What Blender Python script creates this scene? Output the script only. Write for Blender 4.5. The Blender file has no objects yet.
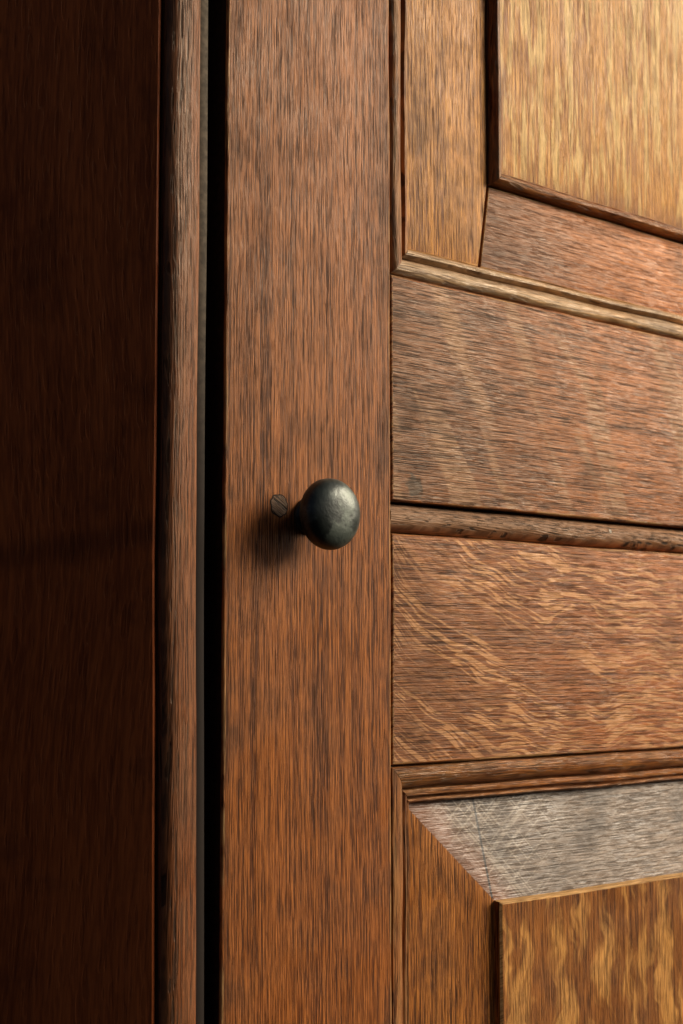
import bpy, bmesh, math, random
from mathutils import Vector, noise

# ------------------------------------------------------------------ world
sc = bpy.context.scene
w = bpy.data.worlds.new("World"); sc.world = w; w.use_nodes = True
nt = w.node_tree
bg = nt.nodes["Background"]
sky = nt.nodes.new("ShaderNodeTexSky"); sky.sky_type = 'NISHITA'; sky.sun_disc = False
SUN_AZ = 124.0; SUN_EL = 24.0
sky.sun_elevation = math.radians(SUN_EL); sky.sun_rotation = math.radians(SUN_AZ)
sky.air_density = .4; sky.dust_density = 6.0; sky.ozone_density = .1
nt.links.new(sky.outputs[0], bg.inputs[0]); bg.inputs[1].default_value = 0.06
sd = bpy.data.lights.new("sun", 'SUN'); sd.energy = 4.7; sd.angle = math.radians(24); sd.color = (1.0, 0.86, 0.65)
so = bpy.data.objects.new("sun", sd); sc.collection.objects.link(so)
d = Vector((math.sin(math.radians(SUN_AZ))*math.cos(math.radians(SUN_EL)),
            math.cos(math.radians(SUN_AZ))*math.cos(math.radians(SUN_EL)), math.sin(math.radians(SUN_EL))))
so.rotation_euler = d.to_track_quat('Z', 'Y').to_euler()
sc.view_settings.view_transform = 'Standard'; sc.view_settings.look = 'None'; sc.view_settings.exposure = 0

# ------------------------------------------------------------------ camera
cam = bpy.data.cameras.new("camera"); co = bpy.data.objects.new("camera", cam); sc.collection.objects.link(co)
co.location = (-0.4272, -0.552, 0.0)
co.rotation_euler = (math.radians(90+5.36), 0, math.radians(-42))
cam.sensor_fit = 'HORIZONTAL'; cam.sensor_width = 24; cam.lens = 1576/683*24
cam.clip_start = 0.01; cam.clip_end = 100
cam.dof.use_dof = True; cam.dof.focus_distance = 0.735; cam.dof.aperture_fstop = 16
sc.camera = co

# ------------------------------------------------------------------ node helper
class N:
    def __init__(s, name):
        s.m = bpy.data.materials.new(name); s.m.use_nodes = True
        s.t = s.m.node_tree; s.b = s.t.nodes["Principled BSDF"]
        s.tc = s.t.nodes.new("ShaderNodeTexCoord").outputs["Object"]
    def n(s, typ, **kw):
        x = s.t.nodes.new(typ)
        for k, v in kw.items(): setattr(x, k, v)
        return x
    def put(s, sock, v):
        if isinstance(v, bpy.types.NodeSocket): s.t.links.new(v, sock)
        else: sock.default_value = v
    def map(s, vec, scale=(1,1,1), loc=(0,0,0), rot=(0,0,0)):
        m = s.n("ShaderNodeMapping"); s.put(m.inputs[0], vec)
        m.inputs[1].default_value = loc; m.inputs[2].default_value = rot; m.inputs[3].default_value = scale
        return m.outputs[0]
    def noise(s, vec, scale=1, detail=3, rough=.5, dist=0, color=False, dim='3D'):
        x = s.n("ShaderNodeTexNoise", noise_dimensions=dim); s.put(x.inputs["Vector"], vec)
        x.inputs["Scale"].default_value = scale; x.inputs["Detail"].default_value = detail
        x.inputs["Roughness"].default_value = rough; x.inputs["Distortion"].default_value = dist
        return x.outputs[1] if color else x.outputs[0]
    def n2(s, a, b, sa, sb, detail=1, rough=.5, dist=0):
        return s.noise(s.comb(s.math('MULTIPLY', a, sa), s.math('MULTIPLY', b, sb), 0.0), 1, detail, rough, dist, dim='2D')
    def vor(s, a, b, sa, sb, rnd=1.0):
        x = s.n("ShaderNodeTexVoronoi", voronoi_dimensions='2D', feature='F1')
        s.put(x.inputs["Vector"], s.comb(s.math('MULTIPLY', a, sa), s.math('MULTIPLY', b, sb), 0.0))
        x.inputs["Scale"].default_value = 1; x.inputs["Randomness"].default_value = rnd
        return x.outputs["Distance"], x.outputs["Color"]
    def math(s, op, a, b=0.0, c=None, clamp=False):
        x = s.n("ShaderNodeMath", operation=op, use_clamp=clamp)
        s.put(x.inputs[0], a); s.put(x.inputs[1], b)
        if c is not None: s.put(x.inputs[2], c)
        return x.outputs[0]
    def mul(s, a, b): return s.math('MULTIPLY', a, b)
    def rng(s, v, a, b, c=0.0, d=1.0):
        x = s.n("ShaderNodeMapRange"); x.interpolation_type = 'SMOOTHSTEP'
        s.put(x.inputs[0], v)
        for i, k in enumerate((a, b, c, d)): x.inputs[i+1].default_value = k
        return x.outputs[0]
    def sep(s, v):
        x = s.n("ShaderNodeSeparateXYZ"); s.put(x.inputs[0], v); return x.outputs
    def comb(s, a, b, c):
        x = s.n("ShaderNodeCombineXYZ")
        for i, v in enumerate((a, b, c)): s.put(x.inputs[i], v)
        return x.outputs[0]
    def mix(s, f, a, b, mode='MIX'):
        x = s.n("ShaderNodeMix", data_type='RGBA', blend_type=mode)
        s.put(x.inputs[0], f)
        for sock, v in ((x.inputs[6], a), (x.inputs[7], b)):
            if isinstance(v, (tuple, list)): sock.default_value = (*v, 1) if len(v) == 3 else v
            else: s.put(sock, v)
        return x.outputs[2]
    def vadd(s, a, b, sc_):
        x = s.n("ShaderNodeVectorMath", operation='MULTIPLY_ADD')
        s.put(x.inputs[0], b); x.inputs[1].default_value = (sc_,)*3; s.put(x.inputs[2], a)
        return x.outputs[0]
    def bump(s, h, dist, strength=1.0):
        x = s.n("ShaderNodeBump"); x.inputs["Strength"].default_value = strength
        x.inputs["Distance"].default_value = dist; s.put(x.inputs["Height"], h)
        return x.outputs[0]

def lerp3(a, b, t): return tuple(a[i]*(1-t)+b[i]*t for i in range(3))

def wood(name, axis='Z', seed=0.0, dark=(.044,.012,.0045), mid=(.165,.045,.012), light=(.45,.155,.038),
         pores=.85, pac=1700, pal=55, figure=None, fleckcol=(.60,.30,.12), grime=.4, tilt=0.0,
         rough=.44, spec=.28, bumpd=.0006, wear=0.0, wearcol=(.62,.36,.14), sheen_grad=None, special=None, contrast=.85, warp=.007):
    s = N(name)
    base = s.map(s.tc, loc=(seed*1.37, seed*.71, seed*2.13))
    wv = s.noise(s.map(base, scale=(6,6,2.2) if axis=='Z' else (2.2,6,6)), 1, 2, .5, 0, True)
    P = s.vadd(base, wv, warp)
    x, y, z = s.sep(P)
    A, L = (x, z) if axis == 'Z' else (z, x)
    A = s.math('MULTIPLY_ADD', y, .8, A)
    if tilt: A = s.math('MULTIPLY_ADD', L, tilt, A)
    g1 = s.n2(A, L, 70, 1.3, 3, .6)            # broad bands
    g2 = s.n2(A, L, 640, 5.5, 5, .8)           # growth lines
    g4 = s.n2(A, L, 2300, 55, 1, .7)           # fibres
    vd, vc = s.vor(A, L, pac, pal)             # open pores
    vr = s.sep(vc)[0]
    blotch = s.noise(base, 24, 5, .65)
    col = s.mix(s.rng(g1, .30, .70), lerp3(mid, dark, .45), lerp3(mid, light, .35))
    col = s.mix(s.mul(s.rng(g2, .50, .57), .60*contrast), col, light)
    col = s.mix(s.mul(s.rng(g2, .45, .39), .45*contrast), col, dark)
    col = s.mix(s.mul(s.rng(g4, .53, .60), .70*contrast), col, light)
    col = s.mix(s.mul(s.rng(g4, .46, .38), .60*contrast), col, dark)
    if sheen_grad:  # brighter, more golden toward the right: light sheen painted into the colour
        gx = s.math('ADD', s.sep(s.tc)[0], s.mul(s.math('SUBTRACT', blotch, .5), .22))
        col = s.mix(s.rng(gx, sheen_grad[0], sheen_grad[1], 0, sheen_grad[3]), col, s.mix(1.0, col, sheen_grad[2], 'MULTIPLY'))
    if figure:
        col = s.mix(figure(s, P, base, blotch, g2, g4), col, fleckcol)
    thr = s.rng(g2, .58, .42, .14, .42)
    pm = s.mul(s.rng(s.math('SUBTRACT', vd, thr), .04, -.06), s.rng(vr, .2, .6, .2, 1))
    col = s.mix(s.mul(pm, min(.9*pores, 1)), col, lerp3(dark, (0,0,0), .5))
    col = s.mix(s.mul(s.rng(blotch, .5, .70), grime), col, lerp3(dark, (.03,.02,.012), .3))
    if wear > 0:
        wm = s.n2(A, L, 170, 22, 3, .7)
        col = s.mix(s.mul(s.rng(wm, .42, .60), wear), col, wearcol)
    if special: col = special(s, col, blotch)
    s.put(s.b.inputs["Base Color"], col)
    r = s.math('ADD', s.rng(blotch, .3, .7, rough-.10, rough+.12), s.mul(pm, .3), clamp=True)
    s.put(s.b.inputs["Roughness"], r)
    s.b.inputs["Specular IOR Level"].default_value = spec
    s.put(s.b.inputs["Specular Tint"], (1.0, .86, .68, 1))
    h = s.math('ADD', s.mul(g4, .5), s.math('ADD', s.mul(pm, -.6), s.mul(g2, .9)))
    s.put(s.b.inputs["Normal"], s.bump(h, bumpd))
    return s.m

def flatmat(name, col, rough=.6, special=None):
    s = N(name)
    n1 = s.noise(s.tc, 300, 3, .6)
    c = s.mix(s.rng(n1, .3, .7), tuple(k*.6 for k in col), tuple(k*1.3 for k in col))
    if special: c = special(s, c)
    s.put(s.b.inputs["Base Color"], c); s.b.inputs["Roughness"].default_value = rough
    s.b.inputs["Specular IOR Level"].default_value = .2
    return s.m

# ---- figures
def fig_up(s, P, base, blotch, g2, g4):
    x, y, z = s.sep(P)
    ac = s.math('MULTIPLY_ADD', z, .50, x)
    f = s.n2(ac, z, 34, 6, 3, .5, .35)
    ripple = s.n2(z, x, 620, 22, 1)
    m = s.mul(s.rng(f, .49, .58), s.rng(ripple, .42, .54, .35, 1))
    return s.mul(m, .70)
def fig_low(s, P, base, blotch, g2, g4):
    x = s.sep(s.tc)[0]
    px, py, pz = s.sep(P)
    e = s.math('EXPONENT', s.mul(s.math('SUBTRACT', x, .10), -17.0))
    big = s.noise(base, 22, 1, .5)
    zz = s.math('ADD', s.math('MULTIPLY_ADD', e, -.056, pz), s.mul(big, .022))
    f = s.n2(px, zz, 38, 400, 1, .5, .7)
    band = s.n2(px, zz, 10, 34, 2)
    m = s.mul(s.rng(f, .50, .56), s.rng(band, .38, .52, .25, 1))
    return s.mul(m, .80)
def fig_field(s, P, base, blotch, g2, g4):
    x, y, z = s.sep(base)
    wn = s.noise(base, 45, 2, .5)
    wob = s.math('MULTIPLY_ADD', wn, .026, x)
    f = s.n2(wob, z, 78, 18, 3, .6, .2)
    m = s.mul(s.rng(f, .44, .66), s.rng(g4, .38, .56, .35, 1))
    return s.mul(m, .85)
def fig_gold(s, P, base, blotch, g2, g4):
    x, y, z = s.sep(P)
    f = s.n2(x, z, 150, 14, 4, .65, .4)
    return s.mul(s.mul(s.rng(f, .48, .58), s.rng(g4, .38, .58, .35, 1)), .8)
def fig_hatch(s, P, base, blotch, g2, g4):
    x, y, z = s.sep(base)
    tx, ty, tz = s.sep(s.tc)
    out = None
    for k, (sl, ac, al) in enumerate(((1.0, 480, 14), (-.7, 460, 12))):
        f = s.n2(x, s.math('MULTIPLY_ADD', x, sl, z), al, ac, 0)
        m = s.rng(f, .60, .69)
        out = m if out is None else s.math('MAXIMUM', out, m)
    near = s.rng(s.math('ADD', tx, s.mul(s.math('SUBTRACT', blotch, .5), .08)), .25, .17, .25, 1)
    return s.mul(s.mul(out, near), .5)

M = {}
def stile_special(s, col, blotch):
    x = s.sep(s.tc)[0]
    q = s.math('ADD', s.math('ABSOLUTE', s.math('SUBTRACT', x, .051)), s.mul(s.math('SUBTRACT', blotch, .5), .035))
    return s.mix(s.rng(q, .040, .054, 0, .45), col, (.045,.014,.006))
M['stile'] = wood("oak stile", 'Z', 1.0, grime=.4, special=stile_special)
M['stile_edge'] = wood("oak stile worn edge", 'Z', 1.0, wear=.45)
def up_special(s, col, blotch):
    x, y, z = s.sep(s.tc)
    dx = s.math('SUBTRACT', x, .1185); dz = s.math('SUBTRACT', z, .0850)
    q = s.math('ADD', s.math('SQRT', s.math('ADD', s.mul(dx, dx), s.mul(dz, dz))), s.mul(s.math('SUBTRACT', s.noise(s.tc, 160, 3, .6), .5), .016))
    return s.mix(s.rng(q, .0065, .0035, 0, .7), col, (.020,.020,.014))
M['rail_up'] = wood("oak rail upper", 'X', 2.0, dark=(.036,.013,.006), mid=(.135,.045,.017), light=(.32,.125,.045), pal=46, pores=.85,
    grime=.5, rough=.41, spec=.42, bumpd=.0005, figure=fig_up, fleckcol=(.44,.24,.12), sheen_grad=(.12, .30, (2.0,1.65,.95), .9), special=up_special)
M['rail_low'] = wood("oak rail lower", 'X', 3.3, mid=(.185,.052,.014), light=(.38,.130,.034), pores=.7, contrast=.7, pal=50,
    grime=.35, rough=.42, spec=.34, bumpd=.0005, figure=fig_low, fleckcol=(.64,.31,.125), sheen_grad=(.14, .32, (1.55,1.4,1.05), .85))
M['rail_edge'] = wood("oak rail worn edge", 'X', 4.0, wear=.5)
M['plain_x'] = wood("oak plain horizontal", 'X', 6.0)
def specks(s, col, blotch):
    x, y, z = s.sep(s.tc)
    dx = s.math('SUBTRACT', x, .2735); dz = s.math('SUBTRACT', z, .0718)
    q = s.math('SQRT', s.math('ADD', s.mul(dx, dx), s.mul(dz, dz)))
    return s.mix(s.rng(q, .0013, .0008, 0, .85), col, (.60,.56,.48))
M['bead_x'] = wood("oak bead horizontal", 'X', 7.0, mid=(.20,.095,.048), light=(.38,.21,.115), dark=(.035,.014,.007), pac=900, pal=110, pores=1.0, contrast=.7, spec=.35, rough=.45, tilt=.03, sheen_grad=(.10,.34,(1.5,1.35,1.1),.8), special=specks)
M['mould_x'] = wood("oak moulding horizontal", 'X', 8.0, mid=(.29,.165,.088), light=(.54,.35,.19), dark=(.07,.038,.022), wear=.35, wearcol=(.62,.44,.26), grime=.5, rough=.36, spec=.5, bumpd=.0004, sheen_grad=(.10,.34,(1.6,1.4,1.0),.8), pores=.6)
M['mould_low'] = wood("oak moulding lower", 'X', 8.5, mid=(.18,.058,.018), light=(.40,.16,.048), wear=.12, rough=.38, spec=.4, sheen_grad=(.10,.34,(1.5,1.3,1.0),.8), pores=.6)
M['mould_z'] = wood("oak moulding vertical", 'Z', 9.0, mid=(.18,.060,.018), light=(.40,.16,.050), wear=.15, rough=.45)
M['inner_z'] = wood("oak inner stile", 'Z', 10.0, mid=(.34,.105,.017), light=(.76,.34,.060), dark=(.07,.018,.004), grime=.5, rough=.40, spec=.35)
M['inner_x'] = wood("oak inner rail", 'X', 11.0, mid=(.155,.042,.011), light=(.35,.12,.030), grime=.45, pores=.5, contrast=.6, rough=.40, spec=.38, bumpd=.0004, sheen_grad=(.18,.35,(2.8,2.6,1.4),.9))
M['edge_gold'] = wood("oak golden worn edge", 'X', 12.0, mid=(.5,.23,.06), light=(.8,.46,.16), wear=.6, pores=.4)
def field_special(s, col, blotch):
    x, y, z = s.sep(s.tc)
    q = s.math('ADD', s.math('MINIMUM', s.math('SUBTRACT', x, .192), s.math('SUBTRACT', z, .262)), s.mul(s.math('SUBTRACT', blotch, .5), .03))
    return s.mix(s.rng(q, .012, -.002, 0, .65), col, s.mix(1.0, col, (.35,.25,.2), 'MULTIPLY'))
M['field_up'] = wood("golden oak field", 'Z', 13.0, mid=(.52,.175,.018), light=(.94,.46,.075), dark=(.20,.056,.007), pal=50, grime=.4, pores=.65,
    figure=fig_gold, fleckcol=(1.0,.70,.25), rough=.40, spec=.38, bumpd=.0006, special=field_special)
M['field_low'] = wood("flamed oak field", 'Z', 14.0, mid=(.19,.058,.015), light=(.40,.155,.038), figure=fig_field, fleckcol=(.72,.36,.10))
M['bevel_z'] = wood("oak bevel vertical", 'Z', 15.0, mid=(.25,.074,.016), light=(.54,.205,.042), grime=.5)
def bevel_special(s, col, blotch):
    x, y, z = s.sep(s.tc)
    q = s.math('ADD', s.math('ADD', x, s.mul(z, .9)), s.mul(s.math('SUBTRACT', blotch, .5), .10))
    col = s.mix(s.rng(q, .054, .100, .9, 0), col, (.22,.075,.022))
    c = s.math('ABSOLUTE', s.math('ADD', s.math('SUBTRACT', x, .1722), s.mul(s.math('ADD', z, .0725), .10)))
    return s.mix(s.rng(c, .0011, .0004, 0, .95), col, (.015,.006,.003))
M['bevel_x'] = wood("oak bevel grey", 'X', 16.0, mid=(.120,.076,.046), light=(.22,.145,.090), dark=(.045,.026,.016), pores=.6, rough=.38, spec=.6, grime=.6, contrast=.8,
    figure=fig_hatch, fleckcol=(.50,.42,.33), special=bevel_special, bumpd=.0003, sheen_grad=(.20,.34,(1.4,1.3,1.15),.8))
M['bevel_x'].node_tree.nodes["Principled BSDF"].inputs["Specular Tint"].default_value = (.9,.95,1,1)
M['shadow'] = flatmat("dark added backing", (.012,.007,.004), .8)
M['side'] = flatmat("shade-dark stile edge", (.022,.009,.005), .8)  # near-black side faces: deep shade of the gap put into the colour
def jamb_shadow_band(s, col, blotch):  # soft dark band across the jamb: a shadow painted into the colour
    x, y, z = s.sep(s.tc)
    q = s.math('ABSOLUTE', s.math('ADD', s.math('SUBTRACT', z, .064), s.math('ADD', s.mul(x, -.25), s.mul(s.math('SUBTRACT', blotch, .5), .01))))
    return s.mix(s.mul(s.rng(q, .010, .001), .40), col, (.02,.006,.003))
M['jamb'] = wood("dark jamb", 'Z', 17.0, dark=(.095,.021,.006), mid=(.26,.060,.014), light=(.38,.10,.026), pores=.15, rough=.5, grime=.5, spec=.15, contrast=.35, special=jamb_shadow_band, warp=.006, bumpd=.0002)
M['strip'] = wood("weathered bead", 'Z', 18.0, dark=(.026,.008,.003), mid=(.125,.035,.011), light=(.29,.10,.034), pores=.8, pac=1100, pal=50, grime=.3, wear=.08, wearcol=(.44,.24,.12), spec=.35, rough=.42, warp=.005)
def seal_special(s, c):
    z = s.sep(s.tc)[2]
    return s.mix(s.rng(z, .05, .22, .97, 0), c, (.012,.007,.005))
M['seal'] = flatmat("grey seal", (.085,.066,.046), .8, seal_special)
M['plug'] = wood("plug wood", 'X', 19.0, mid=(.075,.032,.015), light=(.17,.085,.042), dark=(.010,.005,.003), pac=1300, pal=200, pores=1.0, spec=.2, tilt=.6, contrast=1)

s = N("blackened iron")
n1 = s.noise(s.tc, 110, 4, .6); n3 = s.noise(s.tc, 65, 6, .68)
c = s.mix(s.rng(n1, .35, .65), (.019,.025,.023), (.040,.051,.046))
c = s.mix(s.mul(s.rng(n3, .50, .58), .55), c, (.095,.118,.10))
s.put(s.b.inputs["Base Color"], c); s.b.inputs["Metallic"].default_value = .4
s.put(s.b.inputs["Roughness"], s.rng(n3, .42, .58, .32, .46))
s.put(s.b.inputs["Normal"], s.bump(s.math('ADD', n1, s.mul(n3, .6)), .0008, .5))
M['iron'] = s.m

# ------------------------------------------------------------------ mesh helpers
def finish(name, me, parent, mats, label=None, sharp=35):
    for m in mats: me.materials.append(m)
    ob = bpy.data.objects.new(name, me); sc.collection.objects.link(ob)
    if parent: ob.parent = parent
    for p in me.polygons: p.use_smooth = True
    me.set_sharp_from_angle(angle=math.radians(sharp))
    if label: ob["label"] = label
    return ob

def jit(x, z, amp=.0005, fr=22):
    return (x + noise.noise(Vector((x*fr, 3.1, z*fr)))*amp, z + noise.noise(Vector((x*fr+9, 7.7, z*fr)))*amp)

def resample(pts, step=.012):
    out = []
    for i, p in enumerate(pts):
        q = pts[(i+1) % len(pts)]
        L = math.dist(p, q); n = max(1, int(L/step))
        for k in range(n):
            t = k/n; out.append((p[0]*(1-t)+q[0]*t, p[1]*(1-t)+q[1]*t))
    return out

def prism(name, pts, yf, yb, parent, mats, bev=.0009, amp=.0005, label=None):
    pts = [jit(*p, amp=amp) for p in resample(pts)]
    bm = bmesh.new()
    f = [bm.verts.new((x, yf, z)) for x, z in pts]; b = [bm.verts.new((x, yb, z)) for x, z in pts]
    n = len(pts)
    bm.faces.new(f); bm.faces.new(b[::-1])
    for i in range(n):
        fc = bm.faces.new((f[i], b[i], b[(i+1) % n], f[(i+1) % n]))
        if len(mats) > 2: fc.material_index = 2
    bmesh.ops.recalc_face_normals(bm, faces=bm.faces)
    es = [e for e in bm.edges if all(abs(v.co.y-yf) < 1e-7 for v in e.verts)]
    bmesh.ops.bevel(bm, geom=es, offset=bev, segments=3, profile=.5, affect='EDGES', material=1, clamp_overlap=True)
    me = bpy.data.meshes.new(name); bm.to_mesh(me); bm.free()
    return finish(name, me, parent, mats, label, sharp=50)

def rect(x0, z0, x1, z1): return [(x0, z0), (x1, z0), (x1, z1), (x0, z1)]

def moulding(name, x0, z0, x1, z1, side, prof, yb, parent, mat, label=None, segs=90):
    horiz = side in ('bottom', 'top')
    lo, hi = (x0, x1) if horiz else (z0, z1)
    bm = bmesh.new()
    P = prof + [(prof[-1][0], yb), (prof[0][0], yb)]
    rings = []
    for k in range(segs+1):
        t = k/segs; ring = []
        for wv, y in P:
            a = lo + wv; b = hi - wv; l = a*(1-t)+b*t
            c = {'bottom': z0+wv, 'top': z1-wv, 'left': x0+wv, 'right': x1-wv}[side]
            c += noise.noise(Vector((l*20, wv*90, 1.7)))*.0006
            yy = y + (noise.noise(Vector((l*30, wv*120, 5.7)))*.0007 if y < yb else 0)
            ring.append(bm.verts.new((l, yy, c) if horiz else (c, yy, l)))
        rings.append(ring)
    n = len(P)
    for k in range(segs):
        for i in range(n):
            bm.faces.new((rings[k][i], rings[k][(i+1) % n], rings[k+1][(i+1) % n], rings[k+1][i]))
    bm.faces.new(rings[0]); bm.faces.new(rings[-1][::-1])
    bmesh.ops.recalc_face_normals(bm, faces=bm.faces)
    me = bpy.data.meshes.new(name); bm.to_mesh(me); bm.free()
    return finish(name, me, parent, [mat], label, sharp=42)

def frame4(x0, z0, x1, z1, prof, yb, parent, mx, mz, nm):
    for sd_ in ('bottom', 'top', 'left', 'right'):
        moulding(nm, x0, z0, x1, z1, sd_, prof, yb, parent, mx if sd_ in ('bottom', 'top') else mz)

# ------------------------------------------------------------------ the doorway and its door
doorway_root = bpy.data.objects.new("doorway", None); sc.collection.objects.link(doorway_root)  # grouping empty for a door in its frame, not a piece of furniture
doorway_root["label"] = "brown stained oak doorway with panelled door and dark knob"; doorway_root["category"] = "doorway"
door = bpy.data.objects.new("door", None); sc.collection.objects.link(door); door.parent = doorway_root
door["label"] = "panelled oak door with greyed rails and golden panels"
ZT, ZB, XR = .9, -.9, .72
SX = .1025; SR = XR-SX
prism("stile", rect(0, ZB, SX, ZT), 0, .03, door, [M['stile'], M['stile_edge'], M['side']], bev=.0014)
prism("stile", rect(SR, ZB, XR, ZT), 0, .03, door, [M['stile'], M['stile_edge'], M['side']], bev=.0014)
g = .0007
prism("rail", rect(SX+g, .0778, SR-g, .1900), .0004, .03, door, [M['rail_up'], M['rail_edge']], bev=.0012, label="greyish worn oak rail with pale ray flecks")
prism("rail", rect(SX+g, -.0505, SR-g, .0618), .0004, .03, door, [M['rail_low'], M['rail_edge']], bev=.0012, label="reddish oak rail with wavy ray figure")
prism("rail", rect(SX+g, .78, SR-g, ZT), .0004, .03, door, [M['plain_x'], M['rail_edge']])
prism("rail", rect(SX+g, ZB, SR-g, -.78), .0004, .03, door, [M['plain_x'], M['rail_edge']])

prof_b = [(0, .007), (.0012, .0045), (.0030, .0022), (.0055, .0010), (.0088, .0010), (.0112, .0022), (.0128, .0040), (.0138, .0070)]
bm = bmesh.new(); rings = []
for k in range(120):
    x = SX+g + (SR-SX-2*g)*k/119
    ring = []
    for wv, y in prof_b + [(.0138, .028), (0, .028)]:
        ring.append(bm.verts.new((x, y + noise.noise(Vector((x*35, wv*200, 0)))*.0006, .0630+wv + noise.noise(Vector((x*22, wv*60, 4)))*.0005)))
    rings.append(ring)
n = len(rings[0])
for k in range(119):
    for i in range(n): bm.faces.new((rings[k][i], rings[k][(i+1) % n], rings[k+1][(i+1) % n], rings[k+1][i]))
bm.faces.new(rings[0]); bm.faces.new(rings[-1][::-1]); bmesh.ops.recalc_face_normals(bm, faces=bm.faces)
me = bpy.data.meshes.new("bead"); bm.to_mesh(me); bm.free()
finish("bead", me, door, [M['bead_x']], "weathered half-round bead between the rails")

prof_up = [(.0004,.010),(.0006,.0026),(.0014,.0008),(.0032,-.0006),(.0055,-.0006),(.0078,.0006),(.0094,.0026),(.0102,.0056),(.0108,.0062),(.0114,.0040),(.0126,.0024),(.0142,.0026),(.0156,.0042),(.0165,.0062),(.0170,.0095)]
prof_lo = [(.0004,.008),(.0006,.003),(.0016,.0010),(.004,.0004),(.007,.0012),(.0095,.0030),(.0112,.0056),(.0118,.0085),(.0124,.0088),(.0128,.0066),(.0142,.0056),(.0156,.0062),(.0164,.0092),(.0171,.0096),(.0176,.0080),(.0186,.0078),(.0196,.0095),(.0200,.0135)]
prof_in = [(.0003,.011),(.0006,.0068),(.0014,.0044),(.0030,.0028),(.0048,.0028),(.0060,.0042),(.0066,.0062),(.0074,.0058),(.0084,.0074),(.0090,.0120)]

frame4(SX, .190, SR, .78, prof_up, .028, door, M['mould_x'], M['mould_z'], "moulding")
frame4(SX, -.78, SR, -.0505, prof_lo, .028, door, M['mould_low'], M['mould_z'], "moulding")

IX0 = SX+.0172; IX1 = SR-.0172; IZ0 = .2072; IZ1 = .7628; YI = .008
fx0, fx1, fz0, fz1 = .1830, .72-.1830, .2530, .718
prism("inner_stile", [(IX0, IZ0), (.1748, IZ0), (fx0-.0016, fz0), (fx0-.0006, IZ1), (IX0, IZ1)], YI, .028, door, [M['inner_z'], M['edge_gold']], bev=.0006)
prism("inner_stile", [(IX1, IZ0), (.72-.1748, IZ0), (fx1+.0016, fz0), (fx1+.0006, IZ1), (IX1, IZ1)], YI, .028, door, [M['inner_z'], M['edge_gold']], bev=.0006)
prism("inner_rail", [(.1770, IZ0), (.72-.1770, IZ0), (fx1-.0006, fz0-.0004), (fx0+.0008, fz0-.0004)], YI+.0006, .028, door, [M['inner_x'], M['edge_gold']], bev=.0006)
prism("inner_rail", [(fx0+.0006, fz1+.0004), (fx1-.0006, fz1+.0004), (fx1-.0006, IZ1), (fx0+.0006, IZ1)], YI+.0006, .028, door, [M['inner_x'], M['edge_gold']], bev=.0006)
frame4(fx0, fz0, fx1, fz1, prof_in, .028, door, M['mould_low'], M['mould_z'], "inner_moulding")
prism("panel", rect(fx0+.0092, fz0+.0092, fx1-.0092, fz1-.0092), .0105, .028, door, [M['field_up'], M['edge_gold']], bev=.0004, label="bright golden oak panel")

def raised(name, x0, z0, x1, z1, bw, bh, parent):
    bm = bmesh.new()
    N_X, N_Z = 40, 60
    def ring(ix, iz, y, amp=.0005):
        a, b, c, dd = x0+ix, z0+iz, x1-ix, z1-iz
        pts = [(a+(c-a)*k/N_X, b) for k in range(N_X)] + [(c, b+(dd-b)*k/N_Z) for k in range(N_Z)] + \
              [(c-(c-a)*k/N_X, dd) for k in range(N_X)] + [(a, dd-(dd-b)*k/N_Z) for k in range(N_Z)]
        return [bm.verts.new((jit(px, pz, amp)[0], y, jit(px, pz, amp)[1])) for px, pz in pts]
    R = [ring(0, 0, .028, 0), ring(0, 0, .0128, 0), ring(bw, bh, .0042), ring(bw+.0005, bh+.0005, .0012), ring(bw+.0018, bh+.0018, .0002)]
    n = len(R[0])
    for j in range(len(R)-1):
        for i in range(n):
            f = bm.faces.new((R[j][i], R[j][(i+1) % n], R[j+1][(i+1) % n], R[j+1][i]))
            horiz = i < N_X or (N_X+N_Z <= i < 2*N_X+N_Z)
            f.material_index = 3 if j >= 3 else (2 if horiz else 1)
            if j == 2: f.material_index = 3 if horiz else 1
    bm.faces.new(R[-1]); bm.faces.new(R[0][::-1])
    bmesh.ops.recalc_face_normals(bm, faces=bm.faces)
    me = bpy.data.meshes.new(name); bm.to_mesh(me); bm.free()
    return finish(name, me, parent, [M['field_low'], M['bevel_z'], M['bevel_x'], M['edge_gold']], "raised oak panel with bevelled margins and golden flame figure", sharp=20)
raised("panel", SX+.0203, -.78+.0203, SR-.0203, -.0505-.0203, .0555, .0515, door)

prism("added_backing_board", rect(0.0005, ZB, XR-.0005, ZT), .0305, .038, door, [M['shadow'], M['shadow']])  # board added behind the door to keep light out of the gaps

# ------------------------------------------------------------------ knob
def lathe(name, prof, cx, cz, parent, mat, seg=96, sharp=50, label=None, rag=0):
    bm = bmesh.new(); rings = []
    for r, y in prof:
        if r <= 1e-6: rings.append([bm.verts.new((cx, y, cz))]); continue
        ring = []
        for k in range(seg):
            a = 2*math.pi*k/seg
            rr = r + rag*noise.noise(Vector((math.cos(a)*2.2, math.sin(a)*2.2, cx*50)))
            ring.append(bm.verts.new((cx+rr*math.cos(a), y, cz+rr*math.sin(a))))
        rings.append(ring)
    for a, b in zip(rings, rings[1:]):
        for k in range(seg):
            k2 = (k+1) % seg
            if len(a) == 1: bm.faces.new((a[0], b[k2], b[k]))
            elif len(b) == 1: bm.faces.new((a[k], a[k2], b[0]))
            else: bm.faces.new((a[k], a[k2], b[k2], b[k]))
    bmesh.ops.recalc_face_normals(bm, faces=bm.faces)
    me = bpy.data.meshes.new(name); bm.to_mesh(me); bm.free()
    return finish(name, me, parent, [mat], label, sharp=sharp)
KX, KZ = .0490, .0664
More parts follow.
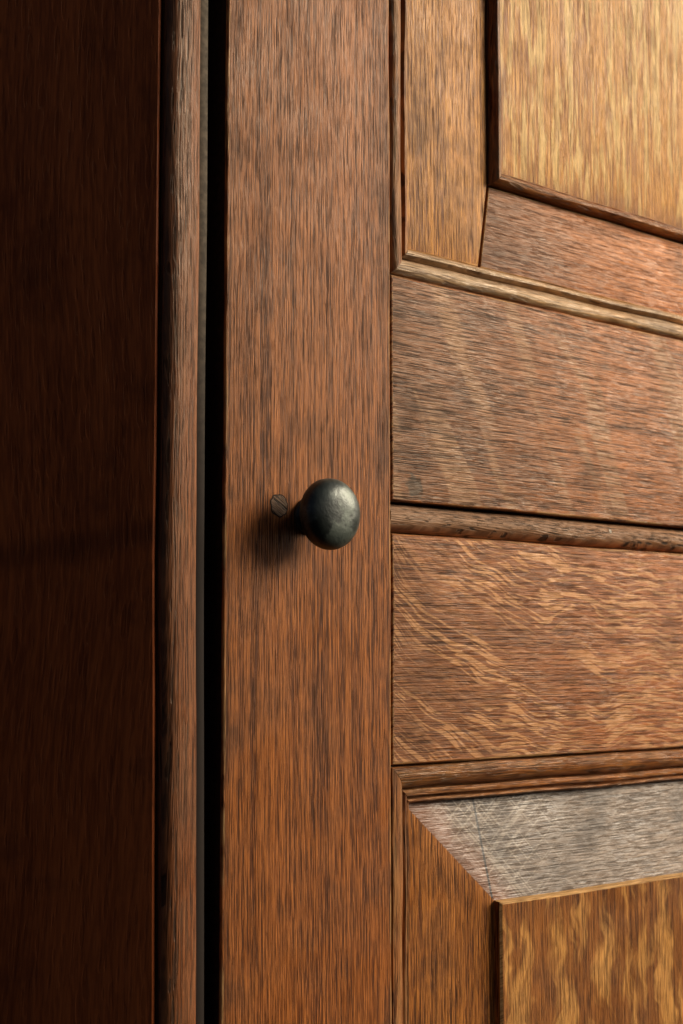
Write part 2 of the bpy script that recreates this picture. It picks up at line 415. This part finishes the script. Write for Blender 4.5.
prof = [(0, .004), (.0084, .004), (.0086, -.0008), (.0080, -.0018), (.0068, -.0026), (.0060, -.0042), (.0062, -.0066), (.0078, -.0084), (.0118, -.0100)]
NH = 30
for k in range(1, 8):
    a = math.radians(-38 + k*38/8); prof.append((.0162*math.cos(a)**.8, -.0136 - .0050*math.sin(a)))
prof += [(.0164, -.0138), (.0164, -.0156)]
for k in range(1, NH+1):
    a = math.radians(k*90/NH)
    prof.append((.0162*math.cos(a)**.7 if k < NH else 0, -.0160 - .0074*math.sin(a)))
lathe("knob", prof, KX, KZ, door, M['iron'], sharp=60, label="small round blackened iron knob", rag=.0002)
lathe("plug_rim", [(0, .002), (.0053, .002), (.0053, -.00012), (.0047, -.00012), (.0046, .0001), (0, .0001)], .0315, .0702, door, M['shadow'], label="dark rim of the filled old screw hole", rag=.0007)
lathe("plug", [(0, .002), (.0048, .002), (.0048, -.00018), (0, -.00022)], .0315, .0702, door, M['plug'], label="round wooden plug filling an old hole", rag=.0006)

# ------------------------------------------------------------------ frame
fr = bpy.data.objects.new("door_frame", None); sc.collection.objects.link(fr); fr.parent = doorway_root
fr["label"] = "very dark stained wooden frame with rounded bead"
def extr(name, poly, parent, mats, z0=ZB, z1=ZT, segs=80, amp=.0004, label=None, sharp=35, lean=True):
    bm = bmesh.new(); rings = []
    for k in range(segs+1):
        z = z0+(z1-z0)*k/segs
        # the old frame stands slightly out of true beside the door
        dx = .0022*min(1, max(-.25, -z/.20)) if lean else 0
        rings.append([bm.verts.new((x+dx+noise.noise(Vector((z*14, x*60, y*60)))*amp, y+noise.noise(Vector((z*14+5, x*60, y*60)))*amp, z)) for x, y in poly])
    n = len(poly)
    for k in range(segs):
        for i in range(n): bm.faces.new((rings[k][i], rings[k][(i+1) % n], rings[k+1][(i+1) % n], rings[k+1][i]))
    bm.faces.new(rings[0]); bm.faces.new(rings[-1][::-1])
    bmesh.ops.recalc_face_normals(bm, faces=bm.faces)
    me = bpy.data.meshes.new(name); bm.to_mesh(me); bm.free()
    return finish(name, me, parent, mats, label, sharp=sharp)
jp = [(-.0341,.0040),(-.0351,.0040),(-.24,.19),(-.24,.26),(.02,.26),(.02,.0405),(-.006,.0405),(-.006,.030),(-.0135,.030),(-.0135,.009),(-.0310,.009),(-.0310,.022),(-.0332,.022),(-.0332,.0048)]
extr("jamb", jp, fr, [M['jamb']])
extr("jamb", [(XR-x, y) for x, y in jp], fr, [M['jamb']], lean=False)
sp = [(-.0316,.0085),(-.0321,.0036),(-.0317,.0018),(-.0304,.0004),(-.0284,-.0010),(-.0258,-.0020),(-.0230,-.0024),(-.0202,-.0022),(-.0174,-.0013),(-.0152,.0000),(-.0140,.0014),(-.0136,.0032),(-.0136,.0085)]
extr("bead_strip", sp, fr, [M['strip']], label="weathered brown rounded bead along the door edge", amp=.0005)
extr("bead_strip", [(XR-x, y) for x, y in sp], fr, [M['strip']], lean=False)
extr("seal", [(-.0129,.029),(-.0129,.0030),(-.0110,.0024),(-.0086,.0028),(-.0078,.0040),(-.0078,.029)], fr, [M['seal']], label="thin greyish brown sealing strip", amp=.0003)
